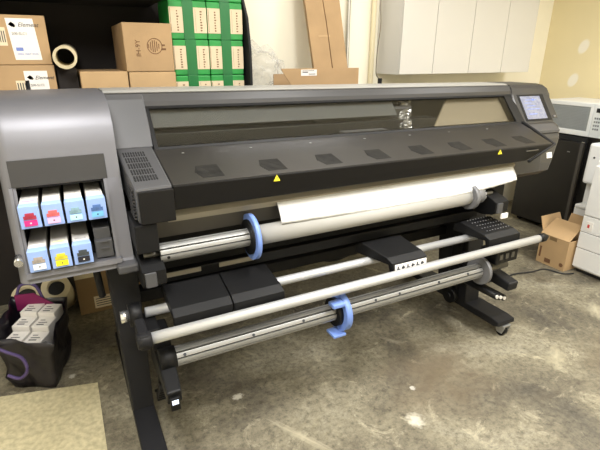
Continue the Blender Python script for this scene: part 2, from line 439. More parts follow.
# dark face plate over the bay, and silver bezel around the opening
def plate_y(z, off=0.006): # front of the module at height z
    pts = MP+LO[1:]
    for (y0,z0),(y1,z1) in zip(pts, pts[1:]):
        if z1 <= z <= z0: return y0+(y1-y0)*(z-z0)/(z1-z0)-off
    return 1.7-off
b = B(); prism(b, [(plate_y(1.147,.005),1.147),(plate_y(1.147,-.003),1.147),(plate_y(1.237,-.003),1.237),(plate_y(1.237,.005),1.237)], -0.195, 0.115, 0.002)
obj('bay_face_plate', b, M['shell_dark'], P)
b = B()
for x0, x1 in ((-0.203,-0.193),(0.099,0.111)):
    prism(b, [(plate_y(1.147,.012),1.147),(plate_y(1.147,-.01),1.147),(plate_y(0.85,-.01),0.85),(plate_y(0.85,.012),0.85)], x0, x1)
prism(b, [(plate_y(0.852,.02),0.856),(plate_y(0.852,-.02),0.856),(plate_y(0.84,-.02),0.838),(plate_y(0.838,.02),0.838)], -0.203, 0.118, 0.003)
obj('bay_bezel', b, M['shell'], P)
bx('module_foot', M['trim'], P, 0.095, 0.17, 1.66, 1.76, 0.80, 0.835, bev=0.008)
b = B(); cyl(b, (-0.215,1.70,0.90), (-0.215,1.745,0.905), 0.014); obj('module_latch', b, M['chrome'], P)
# the empty slot: two-step blank
b = B(); box(b, 0.035, 0.092, 1.735, 1.95, 0.925, 0.975, 0.003); box(b, 0.033, 0.094, 1.715, 1.76, 0.862, 0.93, 0.003); box(b, 0.05, 0.08, 1.709, 1.72, 0.898, 0.902); box(b, 0.05, 0.08, 1.709, 1.72, 0.925, 0.928)
tag(obj('slot_blank', b, M['trim'], P), 'empty dark grey cartridge slot')

# grey end piece left of the window, with the grille cap below
b = B(); prism(b, [(2.075,1.425),(2.052,1.405),(1.935,1.226),(1.945,1.19),(2.3,1.19),(2.3,1.425)], XA+0.003, 0.318, 0.004)
obj('end_panel', b, M['trim'], P)
b = B(); hexa(b, [(0.185,1.61,1.005),(0.313,1.612,1.012),(0.313,1.95,1.10),(0.172,1.95,1.08),(0.183,1.597,1.14),(0.313,1.6,1.143),(0.313,1.945,1.225),(0.170,1.945,1.225)], 0.008)
cap = obj('grille_cap', b, M['trim'], P)
bx('cap_front', M['hood_face'], P, 0.190, 0.3135, 1.588, 1.602, 1.01, 1.132, bev=0.003)
b = B()
def lid_z(y): return 1.143+(y-1.6)*(1.225-1.143)/0.345
for r in range(5):
    for c in range(9):
        y = 1.655+r*0.051; x = 0.196+c*0.0095-(y-1.6)*0.03
        for k in range(2):
            yy = y+k*0.022
            hexa(b, [(x,yy,lid_z(yy)-.002),(x+.0055,yy,lid_z(yy)-.002),(x+.0055,yy+.016,lid_z(yy+.016)-.002),(x,yy+.016,lid_z(yy+.016)-.002),
                     (x,yy,lid_z(yy)+.0012),(x+.0055,yy,lid_z(yy)+.0012),(x+.0055,yy+.016,lid_z(yy+.016)+.0012),(x,yy+.016,lid_z(yy+.016)+.0012)])
obj('vent_slots', b, M['matte_black'], P)
b = B()
for k in range(9):
    z = 1.02+k*0.013; box(b, 0.175, 0.186, 1.63, 1.74, z, z+0.006)
obj('side_fins', b, M['shell_dark'], P)

# window frame, window and what is behind it
def wy(z): return 1.922+(2.052-1.922)*(z-1.215)/(1.372-1.215)
b = B()
def frame_bar(p, q, w, d=0.02):  # bars lying in the window plane
    pass
prism(b, [(wy(1.222)-.006,1.222),(wy(1.212)-.006,1.208),(1.96,1.19),(1.96,1.222)], 0.318, 2.60)
prism(b, [(wy(1.38)-.003,1.38),(wy(1.364)-.003,1.366),(2.09,1.366),(2.09,1.40)], 0.318, 2.60)
for x0, x1 in ((0.318,0.334),(2.525,2.60)):
    prism(b, [(wy(1.21)-.006,1.21),(wy(1.38)-.003,1.38),(wy(1.38)+.03,1.38),(wy(1.21)+.03,1.21)], x0, x1)
obj('window_frame', b, M['black'], P)
b = B(); prism(b, [(wy(1.22)+.002,1.22),(wy(1.37)+.002,1.37),(wy(1.37)+.006,1.37),(wy(1.22)+.006,1.22)], 0.332, 2.527)
obj('window_pane', b, M['glass'], P)
b = B(); box(b, 0.33, 2.56, 2.27, 2.30, 1.0, 1.37); obj('interior_back', b, mat('interior grey', (100,100,96), 0.6, 0, 0.05, 3), P)
b = B(); box(b, 0.33, 1.95, 2.02, 2.12, 1.12, 1.262, 0.004); box(b, 0.33, 2.56, 2.0, 2.27, 1.1, 1.15); obj('carriage_rail', b, mat('rail dark', (48,48,47), 0.45), P)
b = B(); prism(b, [(wy(1.288)+.035,1.288),(wy(1.36)+.035,1.36),(wy(1.36)+.05,1.36),(wy(1.288)+.05,1.288)], 0.335, 1.655, 0.004); obj('inner_panel_and_reflection', b, mat('inner panel grey', (108,110,108), 0.5), P)
b = B(); prism(b, [(wy(1.218)+.05,1.218),(wy(1.355)+.05,1.355),(wy(1.355)+.06,1.355),(wy(1.218)+.06,1.218)], 0, 0, xf=lambda y,z,s: (1.90+(z-1.218)*1.3) if s == 0 else 2.52); obj('inner_panel_and_reflection', b, mat('wall reflection tan', (168,156,132), 0.5), P)  # tan panel stands in for the wall mirrored in the pane
b = B(); box(b, 1.15, 1.80, 2.06, 2.24, 1.16, 1.33, 0.015); obj('print_carriage', b, M['trim'], P)
bx('carriage_flap', M['disc'], P, 1.28, 1.56, 1.968, 2.06, 1.19, 1.222, bev=0.004)
b = B()
rng = random.Random(3); prev = None; seg = 14; rows = 22
pts = smooth_pts([(1.70,2.00,1.17),(1.72,2.03,1.24),(1.75,2.08,1.30),(1.78,2.12,1.36)], 7)
for p in pts:
    cur = [b.verts.new(Vector(p)+Vector((math.cos(2*PI*k/seg), math.sin(2*PI*k/seg)*0.7, rng.uniform(-.15,.15)))*(0.042+rng.uniform(-.012,.010))) for k in range(seg)]
    if prev:
        for k in range(seg): b.faces.new((prev[k], prev[(k+1)%seg], cur[(k+1)%seg], cur[k]))
    prev = cur
tag(obj('foil_hose', b, mat('crinkled foil', (190,190,188), 0.25, 0.8), P), 'crinkled silver hose')
b = B(); box(b, 2.02, 2.55, 2.03, 2.26, 1.10, 1.19, 0.01); obj('service_station', b, mat('service grey', (168,164,152), 0.5), P)

# the sloping lid with its angled right end
lz = lambda y: 1.138+(y-1.6)*(1.212-1.138)/0.33
hexv = [(0.314,1.612,1.115),(2.42,1.612,1.115),(2.55,1.93,1.17),(0.314,1.93,1.17),(0.314,1.598,1.143),(2.435,1.598,1.143),(2.565,1.93,1.216),(0.314,1.93,1.216)]
b = B(); hexa(b, hexv, 0.004); lid = obj('print_hood', b, M['hood'], P)
b = B(); hexa(b, [(0.314,1.612,1.041),(2.245,1.612,1.034),(2.28,1.70,1.028),(0.314,1.70,1.036),(0.314,1.594,1.139),(2.44,1.592,1.139),(2.46,1.70,1.139),(0.314,1.70,1.139)], 0.004)
obj('hood_front', b, M['hood_face'], P)
def lid_top(x, y): 
    return 1.143+(y-1.598)*0.073/0.332+0.0006
# eight fan grilles showing through the lid
for k, x in enumerate((0.47, 0.739, 1.008, 1.273, 1.536, 1.797, 2.05, 2.285)):
    b = B(); yc = 1.682; w = 0.052
    for j in range(9):
        yy = yc-w+j*w*2/9
        x0 = x-w+0.016*abs(j-4)/4; 
        q = [(x0,yy),(x+w*0.95,yy),(x+w*0.95,yy+.0095),(x0,yy+.0095)]
        hexa(b, [(a,c,lid_top(a,c)-.002) for a,c in q]+[(a,c,lid_top(a,c)+.0008) for a,c in q])
    obj('fan_grille', b, M['fan'], P)
# screw heads on the hood
b = B()
for x in (0.42, 0.72, 1.02, 1.33, 1.62, 1.9, 2.2):
    cyl(b, (x,1.862,lid_top(x,1.862)), (x,1.862,lid_top(x,1.862)+.002), 0.006, 10)
obj('hood_screws', b, M['alu'], P)
# two warning triangles stand on the lip between lid and front
for x in (0.722, 2.004):
    b = B(); yy = 1.5905; z = 1.113
    v = [(x-.014,z),(x+.014,z),(x,z+.027)]
    f = [b.verts.new((a,yy,c)) for a,c in v]; g = [b.verts.new((a,yy+.0025,c)) for a,c in v]
    b.faces.new(f); b.faces.new(g[::-1])
    for i in range(3): b.faces.new((f[i], g[i], g[(i+1)%3], f[(i+1)%3]))
    bmesh.ops.recalc_face_normals(b, faces=b.faces[:]); wt = tag(obj('warning_triangle', b, M['yellow'], P), 'yellow warning triangle')
    b = B(); box(b, x-.0015,x+.0015, yy-.0008, yy+.001, z+.009, z+.018); box(b, x-.0015,x+.0015, yy-.0008, yy+.001, z+.004, z+.0065); obj('exclamation_mark', b, M['ink'], wt)
bx('nameplate', M['alu_dark'], P, 2.21, 2.31, 1.588, 1.594, 1.108, 1.114)

# right module with the touch screen
RP = [(2.12,1.437),(2.08,1.432),(2.06,1.412),(2.045,1.38),(1.925,1.205),(1.88,1.185),(1.83,1.10),(1.79,0.95),(1.780,0.895),(1.825,0.862),(2.33,0.862),(2.33,1.437)]
b = B(); prism(b, RP, 0, 0, 0, xf=lambda y,z,s: (2.60 if z > 1.2 else 2.60-(1.2-z)*0.55) if s == 0 else 2.965-max(0,1.38-z)*0.33-(max(0,1.15-z)*0.30)-(0.03 if z>1.43 else 0))
es = [e for e in b.edges if all(v.co.x > 2.62 for v in e.verts)]
bmesh.ops.bevel(b, geom=es, offset=0.018, segments=3, profile=0.5, affect='EDGES')
obj('control_module', b, M['shell_dark'], P)
b = B(); prism(b, [(1.90,1.200),(1.845,1.165),(1.845,1.15),(1.90,1.17)], 2.62, 2.86, 0.003); obj('screen_ledge', b, M['trim'], P)
def sy(z): return 2.045+(z-1.38)*(2.045-1.925)/(1.38-1.205)
def slab(x0, x1, z0, z1, off, th): 
    bb = B(); prism(bb, [(sy(z0)-off,z0),(sy(z1)-off,z1),(sy(z1)-off+th,z1),(sy(z0)-off+th,z0)], x0, x1, 0.001); return bb
scr = obj('touch_screen', slab(2.635,2.885,1.218,1.372,.004,.006), M['black'], P)
obj('display', slab(2.652,2.845,1.228,1.362,.0055,.003), M['screen'], scr)
b = slab(2.68,2.76,1.255,1.259,.0068,.002)
for k in range(4):
    z = 1.285+k*0.018; prism(b, [(sy(z)-.0068,z),(sy(z+.003)-.0068,z+.003),(sy(z+.003)-.0048,z+.003),(sy(z)-.0048,z)], 2.675+0.015*(k%2), 2.80-0.03*(k%3))
prism(b, [(sy(1.335)-.0068,1.335),(sy(1.347)-.0068,1.347),(sy(1.347)-.0048,1.347),(sy(1.335)-.0048,1.335)], 2.755, 2.775)
obj('screen_graphics', b, M['ink_blue'], scr)
obj('side_keys', slab(2.89,2.95,1.225,1.37,.002,.006), M['shell_dark'], P)
bx('round_key', M['disc'], P, 2.912, 2.924, 1.938, 1.946, 1.234, 1.243)
b = B(); hexa(b, [(2.60,1.835,0.985),(2.68,1.835,0.99),(2.68,1.86,0.99),(2.60,1.86,0.985),(2.60,1.835,1.03),(2.69,1.835,1.04),(2.69,1.86,1.04),(2.60,1.86,1.03)]) ; b.free()
b = B(); prism(b, [(1.82,1.075),(1.834,1.135),(1.84,1.135),(1.826,1.075)], 2.66, 2.72); b.free()
b = B(); prism(b, [(1.7935,0.968),(1.8025,1.002),(1.806,1.002),(1.797,0.968)], 2.705, 2.755); obj('serial_label', b, M['label'], P)
# black seam running from the lid tip back along the module
b = B(); path(b, [(2.58,1.95,1.22),(2.575,1.90,1.212),(2.452,1.598,1.137),(2.265,1.605,1.03)], 0.009, 8); obj('hood_seam', b, M['matte_black'], P)
# lower right shroud between hood and module
b = B(); prism(b, [(1.78,1.03),(1.768,0.90),(1.82,0.865),(2.0,0.862),(2.0,1.1)], 2.24, 2.62, 0.004); obj('right_shroud', b, M['shell_dark'], P)

# body behind the roll, platen and slot lip
b = B(); box(b, 0.17, 2.55, 1.95, 2.33, 0.615, 1.10); prism(b, [(1.95,1.10),(1.70,1.06),(1.70,1.02),(1.95,0.98)], 0.19, 2.3); obj('chassis', b, M['matte_black'], P)
b = B(); prism(b, [(1.90,1.06),(1.69,1.03),(1.665,1.0),(1.675,0.975),(1.90,0.95)], 0.30, 2.24, 0.0); obj('front_platen', b, M['steel'], P)
b = B(); prism(b, [(1.70,0.978),(1.72,0.90),(1.90,0.86),(1.90,0.95)], 0.24, 2.24); obj('lower_guide', b, mat('guide grey', (84,80,73), 0.45, 0, 0.1, 4), P)

# stand: two legs with feet
def leg(x0, x1, top):
    bb = B(); hexa(bb, [(x0+.0,1.73,0.09),(x1-.004,1.73,0.09),(x1-.004,1.98,0.09),(x0+.0,1.98,0.09),(x0-.012,1.80,top),(x1+.012,1.80,top),(x1+.012,2.05,top),(x0-.012,2.05,top)], 0.006)
    return obj('leg', bb, M['leg'], P)
L1 = leg(0.072, 0.165, 0.83); L2 = leg(2.085, 2.205, 0.80)
def foot(x0, x1, yf, z):
    bb = B(); prism(bb, [(yf,z+.015),(yf+.03,z),(2.42,z),(2.45,z+.015),(2.42,z+.04),(yf+.06,z+.045),(yf+.005,z+.038)], x0, x1, 0.006)
    return obj('foot', bb, M['leg'], P)
F1 = foot(0.070, 0.163, 1.36, 0.06); F2 = foot(2.085, 2.225, 1.475, 0.068)
def caster(x, y, par):
    b = B(); hexa(b, [(x-.03,y-.03,.062),(x+.03,y-.03,.062),(x+.03,y+.03,.062),(x-.03,y+.03,.062),(x-.03,y-.035,.076),(x+.03,y-.035,.076),(x+.03,y+.035,.076),(x-.03,y+.035,.076)])
    hexa(b, [(x-.025,y-.02,.02),(x-.02,y-.02,.02),(x-.02,y+.015,.02),(x-.025,y+.015,.02),(x-.025,y-.035,.065),(x-.02,y-.035,.065),(x-.02,y+.035,.065),(x-.025,y+.035,.065)])
    hexa(b, [(x+.02,y-.02,.02),(x+.025,y-.02,.02),(x+.025,y+.015,.02),(x+.02,y+.015,.02),(x+.02,y-.035,.065),(x+.025,y-.035,.065),(x+.025,y+.035,.065),(x+.02,y+.035,.065)])
    c = tag(obj('caster', b, M['alu'], par), 'chrome caster')
    b = B(); cyl(b, (x-.018,y,.028),(x+.018,y,.028),.028,20); obj('caster_wheel', b, M['black'], c)
for y in (1.50, 2.35): caster(2.155, y, F2)
for y in (1.42, 2.35): caster(0.118, y, F1)
b = B(); box(b, 0.16, 2.10, 1.96, 2.04, 0.50, 0.56, 0.006); obj('cross_beam', b, M['black'], P)
b = B(); path(b, smooth_pts([(0.2,2.08,0.60),(0.6,2.06,0.45),(0.95,2.05,0.60),(1.3,2.06,0.44),(1.75,2.06,0.58),(2.05,2.05,0.5)],10), 0.008, 8); obj('loose_cable', b, M['cord'], P)

# side brackets that carry the spindle
def bracket(x0, x1, m1):
    b = B(); prism(b, [(1.60,0.755),(1.575,0.775),(1.575,0.83),(1.61,0.845),(1.80,0.90),(1.80,0.74),(1.66,0.74)], x0, x1, 0.005)
    o = obj('spindle_bracket', b, M['black'], P)
    b = B(); prism(b, [(1.568,0.77),(1.568,0.825),(1.60,0.835),(1.60,0.77)], x0+.008, x0+.05, 0.004); obj('bracket_cap', b, M['trim'], o)
bracket(0.168, 0.255, None); bracket(2.02, 2.12, None)
for xa, xb in ((0.19,0.25),(1.98,2.06)):
    b = B(); cyl(b, (xa,1.65,0.866),(xb,1.65,0.866),0.01,14); obj('spindle_shaft', b, M['alu_dark'], P)
b = B(); box(b, 0.165, 0.245, 1.60, 1.80, 0.895, 1.005, 0.004); obj('left_shroud', b, M['black'], P)
b = B(); box(b, 0.24, 2.06, 1.72, 1.76, 0.70, 0.745, 0.004); obj('lower_rail', b, M['black'], P)
for xa, xb in ((0.27,0.42),(0.5,0.66)): bx('rail_strip', M['steel'], P, xa, xb, 1.716, 1.722, 0.722, 0.742)

# media spindle with its blue hub
b = B(); extrusion(b, 0.248, 1.98, 1.65, 0.866, 0.0375, rot=PI*157/180-PI/10, grooves=10, depth=0.30, gw=0.17)
sp = obj('media_spindle', b, M['alu'], P)
b = B(); box(b, 0.247, 0.2495, 1.63, 1.67, 0.85, 0.88); cyl(b, (0.275,1.615,0.858),(0.275,1.61,0.858),0.006,10); obj('spindle_end', b, M['black'], sp)
b = B(); ring(b, (0.617,1.65,0.866),(0.636,1.65,0.866),0.098,0.074,48)
bs = B(); ring(bs, (0.249,1.65,0.866),(1.979,1.65,0.866),0.0285,0.01,24); obj('slot_darkener', bs, M['matte_black'], sp)  # black core added so the slots look dark inside
h = tag(obj('spindle_hub', b, M['blue'], P), 'pale blue ring hub on the upper spindle')
b = B(); ring(b, (0.608,1.65,0.866),(0.630,1.65,0.866),0.0745,0.038,36); obj('hub_core', b, M['black'], h)
b = B(); ring(b, (1.875,1.65,0.866),(1.90,1.65,0.866),0.068,0.038,48); cyl(b,(1.90,1.65,.866),(1.965,1.65,.866),.045,32); tag(obj('end_hub', b, M['hub_grey'], P), 'grey end hub')

# two long bars and the loading boards on them
b = B(); cyl(b, (0.15,1.45,0.632),(2.255,1.45,0.625),0.0215,28); obj('front_bar', b, M['bar'], P)
b = B(); cyl(b, (0.165,1.62,0.642),(1.95,1.62,0.636),0.02,28); obj('rear_bar', b, M['bar'], P)
b = B(); cyl(b, (0.108,1.45,0.632),(0.157,1.45,0.632),0.029,24); box(b, 0.115,0.15,1.43,1.56,0.60,0.66,0.006)
obj('bar_holder', b, M['leg'], P)
b = B(); cyl(b, (2.255,1.45,0.625),(2.30,1.45,0.625),0.024,24); cyl(b, (2.30,1.45,0.625),(2.325,1.45,0.625),0.012,16); obj('bar_cap', b, M['black'], P)
b = B(); cyl(b, (0.075,1.62,0.645),(0.105,1.62,0.645),0.024,10); cyl(b, (0.11,1.62,0.645),(0.13,1.62,0.645),0.019,20); tag(obj('bar_knob', b, M['chrome'], P), 'shiny metal knob')
b = B(); ring(b, (0.105,1.62,0.645),(0.15,1.62,0.645),0.045,0.02,24); box(b, 0.13,0.2,1.52,1.66,0.58,0.62,.004); box(b, 0.165,0.235,1.53,1.62,0.52,0.60,0.006); obj('bar_clamp', b, M['black'], P)
def board(x0, x1, name='loading_board', tl=0.0, tr=0.0):
    """black moulded board saddled on the two bars; tl/tr push the front corners sideways"""
    b = B(); prof = [(1.70,0.700),(1.66,0.722),(1.52,0.688),(1.487,0.668),(1.482,0.615),(1.50,0.615),(1.512,0.655),(1.70,0.66)]
    prism(b, prof, 0, 0, 0.004, xf=lambda y,z,s: (x0+tl*(1.70-y)/0.21) if s == 0 else (x1+tr*(1.70-y)/0.21))
    return obj(name, b, M['tile'], P)
board(0.247, 0.478, tl=0.0); board(0.482, 0.688, tr=0.014)
cb = board(1.19, 1.43, tl=0.07, tr=0.04)
b = B(); hexa(b, [(1.272,1.478,0.621),(1.462,1.478,0.621),(1.462,1.4815,0.621),(1.272,1.4815,0.621),(1.272,1.481,0.661),(1.462,1.481,0.661),(1.462,1.4845,0.661),(1.272,1.4845,0.661)])
lb = tag(obj('instruction_label', b, M['label'], cb), 'white instruction label')
b = B()
for k in range(6):
    x = 1.282+k*0.029
    box(b, x, x+.018, 1.4768, 1.479, 0.634+(k%2)*.006, 0.640+(k%2)*.006); box(b, x+.004, x+.009, 1.4768, 1.482, 0.628, 0.652)
obj('pictograms', b, M['ink'], lb)
kb = board(1.85, 2.075, 'control_board', tl=0.05, tr=0.065)
for i in range(5):
    b = B()
    for j in range(9):
        x = 1.905+j*0.021+i*0.008; y = 1.655-i*0.028; z = 0.722-(1.66-y)*0.243
        box(b, x, x+.006, y-.002, y+.002, z-.001, z+.0022)
    obj('key_row', b, M['disc'], kb)
b = B(); box(b, 1.93, 2.10, 1.45, 1.56, 0.53, 0.605, 0.006); cn = obj('connector_box', b, M['black'], P)
for k in range(3): bx('socket', M['alu_dark'], cn, 1.955+k*.045, 1.978+k*.045, 1.447, 1.452, 0.555, 0.585)

# take-up unit
b = B(); extrusion(b, 0.235, 1.86, 1.5, 0.493, 0.039, rot=PI*145/180-PI/10, grooves=10, depth=0.30, gw=0.17)
tk = obj('takeup_spindle', b, M['alu'], P)
b = B()
for x in (0.27, 0.55, 0.78, 1.16, 1.3, 1.55, 1.75): cyl(b, (x,1.4675,0.513),(x,1.4645,0.515),0.006,10)
obj('spindle_screws', b, M['ink'], tk)
b = B(); ring(b, (0.965,1.5,0.493),(0.995,1.5,0.493),0.094,0.066,40, a0=-PI*0.75, a1=PI*0.75)
bs = B(); ring(bs, (0.236,1.5,0.493),(1.859,1.5,0.493),0.0297,0.01,24); obj('slot_darkener', bs, M['matte_black'], tk)  # same added black core, darkens the take-up spindle slots
h2 = tag(obj('takeup_hub', b, M['blue'], P), 'blue C shaped hub on the take-up spindle')
b = B(); ring(b, (0.945,1.5,0.493),(0.965,1.5,0.493),0.066,0.038,32); obj('hub_core', b, M['black'], h2)
bx('hub_lever', M['blue'], h2, 0.905,0.965,1.425,1.475,0.553,0.573,bev=0.005); bx('hub_lever', M['blue'], h2, 0.915,0.98,1.43,1.50,0.398,0.412,bev=0.004)
b = B(); ring(b, (1.865,1.5,0.493),(1.885,1.5,0.493),0.077,0.03,48); tag(obj('end_disc', b, M['hub_grey'], P), 'grey round end disc')
b = B(); ring(b, (1.885,1.5,0.487),(1.90,1.5,0.487),0.05,0.02,30); cyl(b, (1.86,1.5,.487),(2.08,1.5,.487),.02,16); obj('disc_core', b, M['alu_dark'], P)
# left take-up motor arm with lamp
b = B(); hexa(b, [(0.172,1.36,0.395),(0.225,1.36,0.395),(0.245,1.64,0.42),(0.172,1.64,0.42),(0.172,1.355,0.45),(0.225,1.355,0.45),(0.245,1.64,0.53),(0.172,1.64,0.53)], 0.008)
am = obj('takeup_arm', b, M['black'], P)
b = B(); box(b, 0.18, 0.215, 1.345, 1.358, 0.375, 0.43, 0.003); sn = obj('sensor', b, M['black'], am)
b = B(); box(b, 0.186, 0.209, 1.342, 1.347, 0.405, 0.422); tag(obj('sensor_lamp', b, M['led'], sn), 'small lit lamp')
b = B(); cyl(b, (0.18,1.5,0.493),(0.24,1.5,0.493),0.045,28); box(b, 0.175,0.235,1.55,1.72,0.36,0.52,0.008); obj('takeup_motor', b, M['tile'], P)
b = B()
for k in range(5): cyl(b, (0.172,1.55+k*.03,0.33-k*.035),(0.205,1.55+k*.03,0.33-k*.035),0.018,12)
path(b, smooth_pts([(0.19,1.6,0.40),(0.185,1.62,0.30),(0.19,1.7,0.2),(0.185,1.8,0.12)],8),0.008,8)
obj('cable_bundle', b, M['black'], P)
# right take-up arms
b = B(); hexa(b, [(2.03,1.42,0.36),(2.105,1.42,0.36),(2.16,1.86,0.36),(2.07,1.86,0.36),(2.03,1.415,0.41),(2.105,1.415,0.41),(2.16,1.86,0.45),(2.07,1.86,0.45)], 0.008); obj('takeup_arm', b, M['leg'], P)
b = B()
for k in range(3):
    cyl(b, (2.00+k*.032,1.46,0.318-k*.012),(2.045+k*.030,1.86,0.28-k*.006),0.0185,14)
obj('arm_tubes', b, M['black'], P)
b = B(); 
for k in range(3): cyl(b, (1.999+k*.032,1.453,0.318-k*.012),(2.00+k*.032,1.461,0.318-k*.012),0.010,14)
obj('tube_caps', b, M['label'], P)
b = B(); box(b, 2.06, 2.12, 1.80, 1.88, 0.14, 0.52, 0.006); obj('arm_post', b, M['black'], P)
b = B(); ring(b, (2.02,1.82,0.14),(2.05,1.82,0.14),0.05,0.02,28); cyl(b, (2.01,1.82,0.14),(2.07,1.82,0.14),0.02,16); obj('cable_wheel', b, M['black'], P)
tag(bx('white_tag', M['label'], P, 2.065, 2.115, 1.562, 1.574, 0.735, 0.764, bev=0.002), 'white tag on the right bracket')
b = B(); path(b, smooth_pts([(0.02,1.80,0.825),(0.024,1.795,0.76),(0.028,1.79,0.69),(0.03,1.79,0.665)],6), 0.014, 10); obj('hanging_connector', b, M['black'], P)
b = B(); box(b, 2.11, 2.20, 1.80, 1.86, 0.66, 0.76, 0.008); obj('bracket_foot', b, M['disc'], P)

# ------------------------------------------------------------------ paper roll on the spindle
R = thing('paper_roll', (1.3,1.65,0.826), 'wide white paper roll under the printer hood with its loose torn end hanging', 'paper roll')
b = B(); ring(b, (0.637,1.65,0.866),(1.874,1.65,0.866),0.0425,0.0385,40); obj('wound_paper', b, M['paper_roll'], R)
rows = []
# the loose end comes off the slot, curls forward and hangs; lower edge ragged, right side cut back
prof = [(1.76,1.045),(1.705,1.025),(1.675,1.000),(1.652,0.972),(1.635,0.945),(1.624,0.918),(1.620,0.890)]
rngp = random.Random(5)
NX = 60
for i in range(NX+1):
    x = 0.755+(2.225-0.755)*i/NX
    cut = 0.0
    if x > 1.80: cut = ((x-1.80)/0.40)**1.3*0.17
    end = 0.98-cut-0.10*max(0,(1.3-x)/0.56)+rngp.uniform(-.008,.008)
    n = 10; row = []
    for k in range(n+1):
        t = end*k/n*(len(prof)-1); j = min(int(t), len(prof)-2); f = t-j
        y = prof[j][0]+(prof[j+1][0]-prof[j][0])*f; z = prof[j][1]+(prof[j+1][1]-prof[j][1])*f
        row.append((x, y, z))
    rows.append(row)
b = B(); loft_sheet(b, rows, 0.0015); obj('loose_end', b, M['paper'], R)

# ------------------------------------------------------------------ ink cartridges
def dark(c, k): return tuple(int(v*k) for v in c)
CT = [('magenta',(205,40,120),(150,40,60),(236,232,226)),('light magenta',(240,176,214),(196,92,92),None),('light cyan',(176,226,240),(120,150,160),None),
      ('cyan',(110,178,226),(70,100,150),None),('clear',(222,226,230),(150,140,130),None),('yellow',(246,224,40),(200,186,50),None),('black',(30,30,40),(60,66,70),None)]
TXT = ['magenta ink cartridge, first of the upper row in the printer bay','light pink ink cartridge, second of the upper row in the printer bay','light cyan ink cartridge, third of the upper row in the printer bay','cyan ink cartridge, last of the upper row in the printer bay',
       'ink cartridge with white and grey label, first of the lower row','yellow ink cartridge in the middle of the lower row','black ink cartridge beside the empty slot in the lower row']
for k, (nm, band, pic, _) in enumerate(CT):
    col = k if k < 4 else k-4; row = 0 if k < 4 else 1
    x0 = -0.184+0.0705*col; w = 0.063
    zt = (1.101, 0.948)[row]; zb = (1.018, 0.866)[row]; yf = (1.705, 1.675)[row]
    t = thing('ink_cartridge', (x0+w/2, yf+0.2, zb), TXT[k], 'ink cartridge', 'ink cartridges in the printer bay')
    b = B(); box(b, x0+.003, x0+w-.003, yf+.022, yf+.44, zb+.004, zt-.001, 0.003); obj('carton', b, M['cart_white'], t)
    b = B(); hexa(b, [(x0,yf+.004,zb),(x0+w,yf+.004,zb),(x0+w,yf+.03,zb),(x0,yf+.03,zb),(x0,yf,zt-.003),(x0+w,yf,zt-.003),(x0+w-.003,yf+.03,zt+.001),(x0+.003,yf+.03,zt+.001)], 0.002)
    fc = obj('front_cap', b, M['cart_blue'], t)
    lm = mat('label '+nm, band, 0.5); pm = mat('picture '+nm, pic, 0.5, 0, 0.35, 60)
    b = B(); box(b, x0+.012, x0+w-.012, yf-.0005, yf+.006, zb+.010, zb+.030); l1 = obj('colour_label', b, lm, fc)
    b = B(); box(b, x0+.012, x0+w-.012, yf-.0009, yf+.005, zb+.034, zb+.046); box(b, x0+.018, x0+w-.018, yf-.0009, yf+.005, zb+.046, zb+.056); obj('label_picture', b, pm, fc)
    b = B(); cyl(b, (x0+w/2,yf-.0007,zb+.020),(x0+w/2,yf+.004,zb+.020),0.003,8); obj('ink_mark', b, M['label'] if k in (0,6) else M['ink'], fc)
    b = B(); box(b, x0+.012, x0+w-.014, yf+.05, yf+.062, zt-.001, zt+.0006); obj('print_line', b, mat('faint '+nm, tuple(int((v+2*225)/3) for v in band), 0.6), t)

# ------------------------------------------------------------------ storage rack with boxes
RK = thing('storage_rack', (-0.3,2.95,0), 'dark shelving rack full of boxes behind the printer', 'rack')
bx('back_panel', M['rack'], RK, -1.2, 1.05, 3.26, 3.29, 0.0, 2.3)
for z in (1.255, 1.86): bx('shelf', M['rack'], RK, -1.2, 1.02 if z < 1.5 else 0.592, 2.60, 3.26, z, z+0.025)
bx('top_panel', M['rack'], RK, -1.2, 0.592, 2.60, 3.26, 2.28, 2.31)
b = B(); box(b, -1.2, -1.17, 2.60, 3.26, 0.0, 2.3); obj('side_panel', b, M['rack'], RK)
b = B(); prism(b, [(2.66,0.0),(2.64,1.3),(2.645,1.6),(2.68,1.78),(2.78,1.95),(2.9,2.3),(3.26,2.3),(3.26,0.0)], 1.036, 1.05); obj('side_panel', b, M['matte_black'], RK)
def carton(x0, x1, y0, y1, z0, z1, label, m=None, group='cardboard boxes on the rack', rz=0.0, seam=True):
    t = thing('cardboard_box', ((x0+x1)/2,(y0+y1)/2,z0), label, 'box', group, rz)
    w = (x1-x0)/2; d = (y1-y0)/2; h = z1-z0
    bx('carton_body', m or M['cardboard'], t, -w, w, -d, d, 0, h, bev=0.004, local=True)
    if seam:
        b = B(); box(b, -w*0.97, w*0.97, -0.004, 0.004, h-.001, h+.0006); obj('top_seam', b, M['cardboard_dark'], t, True)
    return t, w, d, h
def flabel(t, d, x0, x1, z0, z1, m, name='shipping_label', tilt=0.0):
    b = B(); hexa(b, [(x0+tilt,-d-.0015,z0),(x1+tilt,-d-.0015,z0),(x1+tilt,-d+.001,z0),(x0+tilt,-d+.001,z0),(x0,-d-.0015,z1),(x1,-d-.0015,z1),(x1,-d+.001,z1),(x0,-d+.001,z1)])
    return obj(name, b, m, t, True)
def logo(par, t, d, x, z, s):
    y = -d-.002; b = B()
    for (cx, cz, r) in ((0,0,1.0),(0.55,-0.45,0.62)):
        v = [b.verts.new((x+(cx+a)*s, y, z+(cz+c)*s)) for a, c in ((-r,0),(0,-r*.8),(r,0),(0,r*.8))]
        b.faces.new(v)
    bmesh.ops.solidify(b, geom=b.faces[:], thickness=0.0006)
    obj('logo_mark', b, M['ink'], par, True)
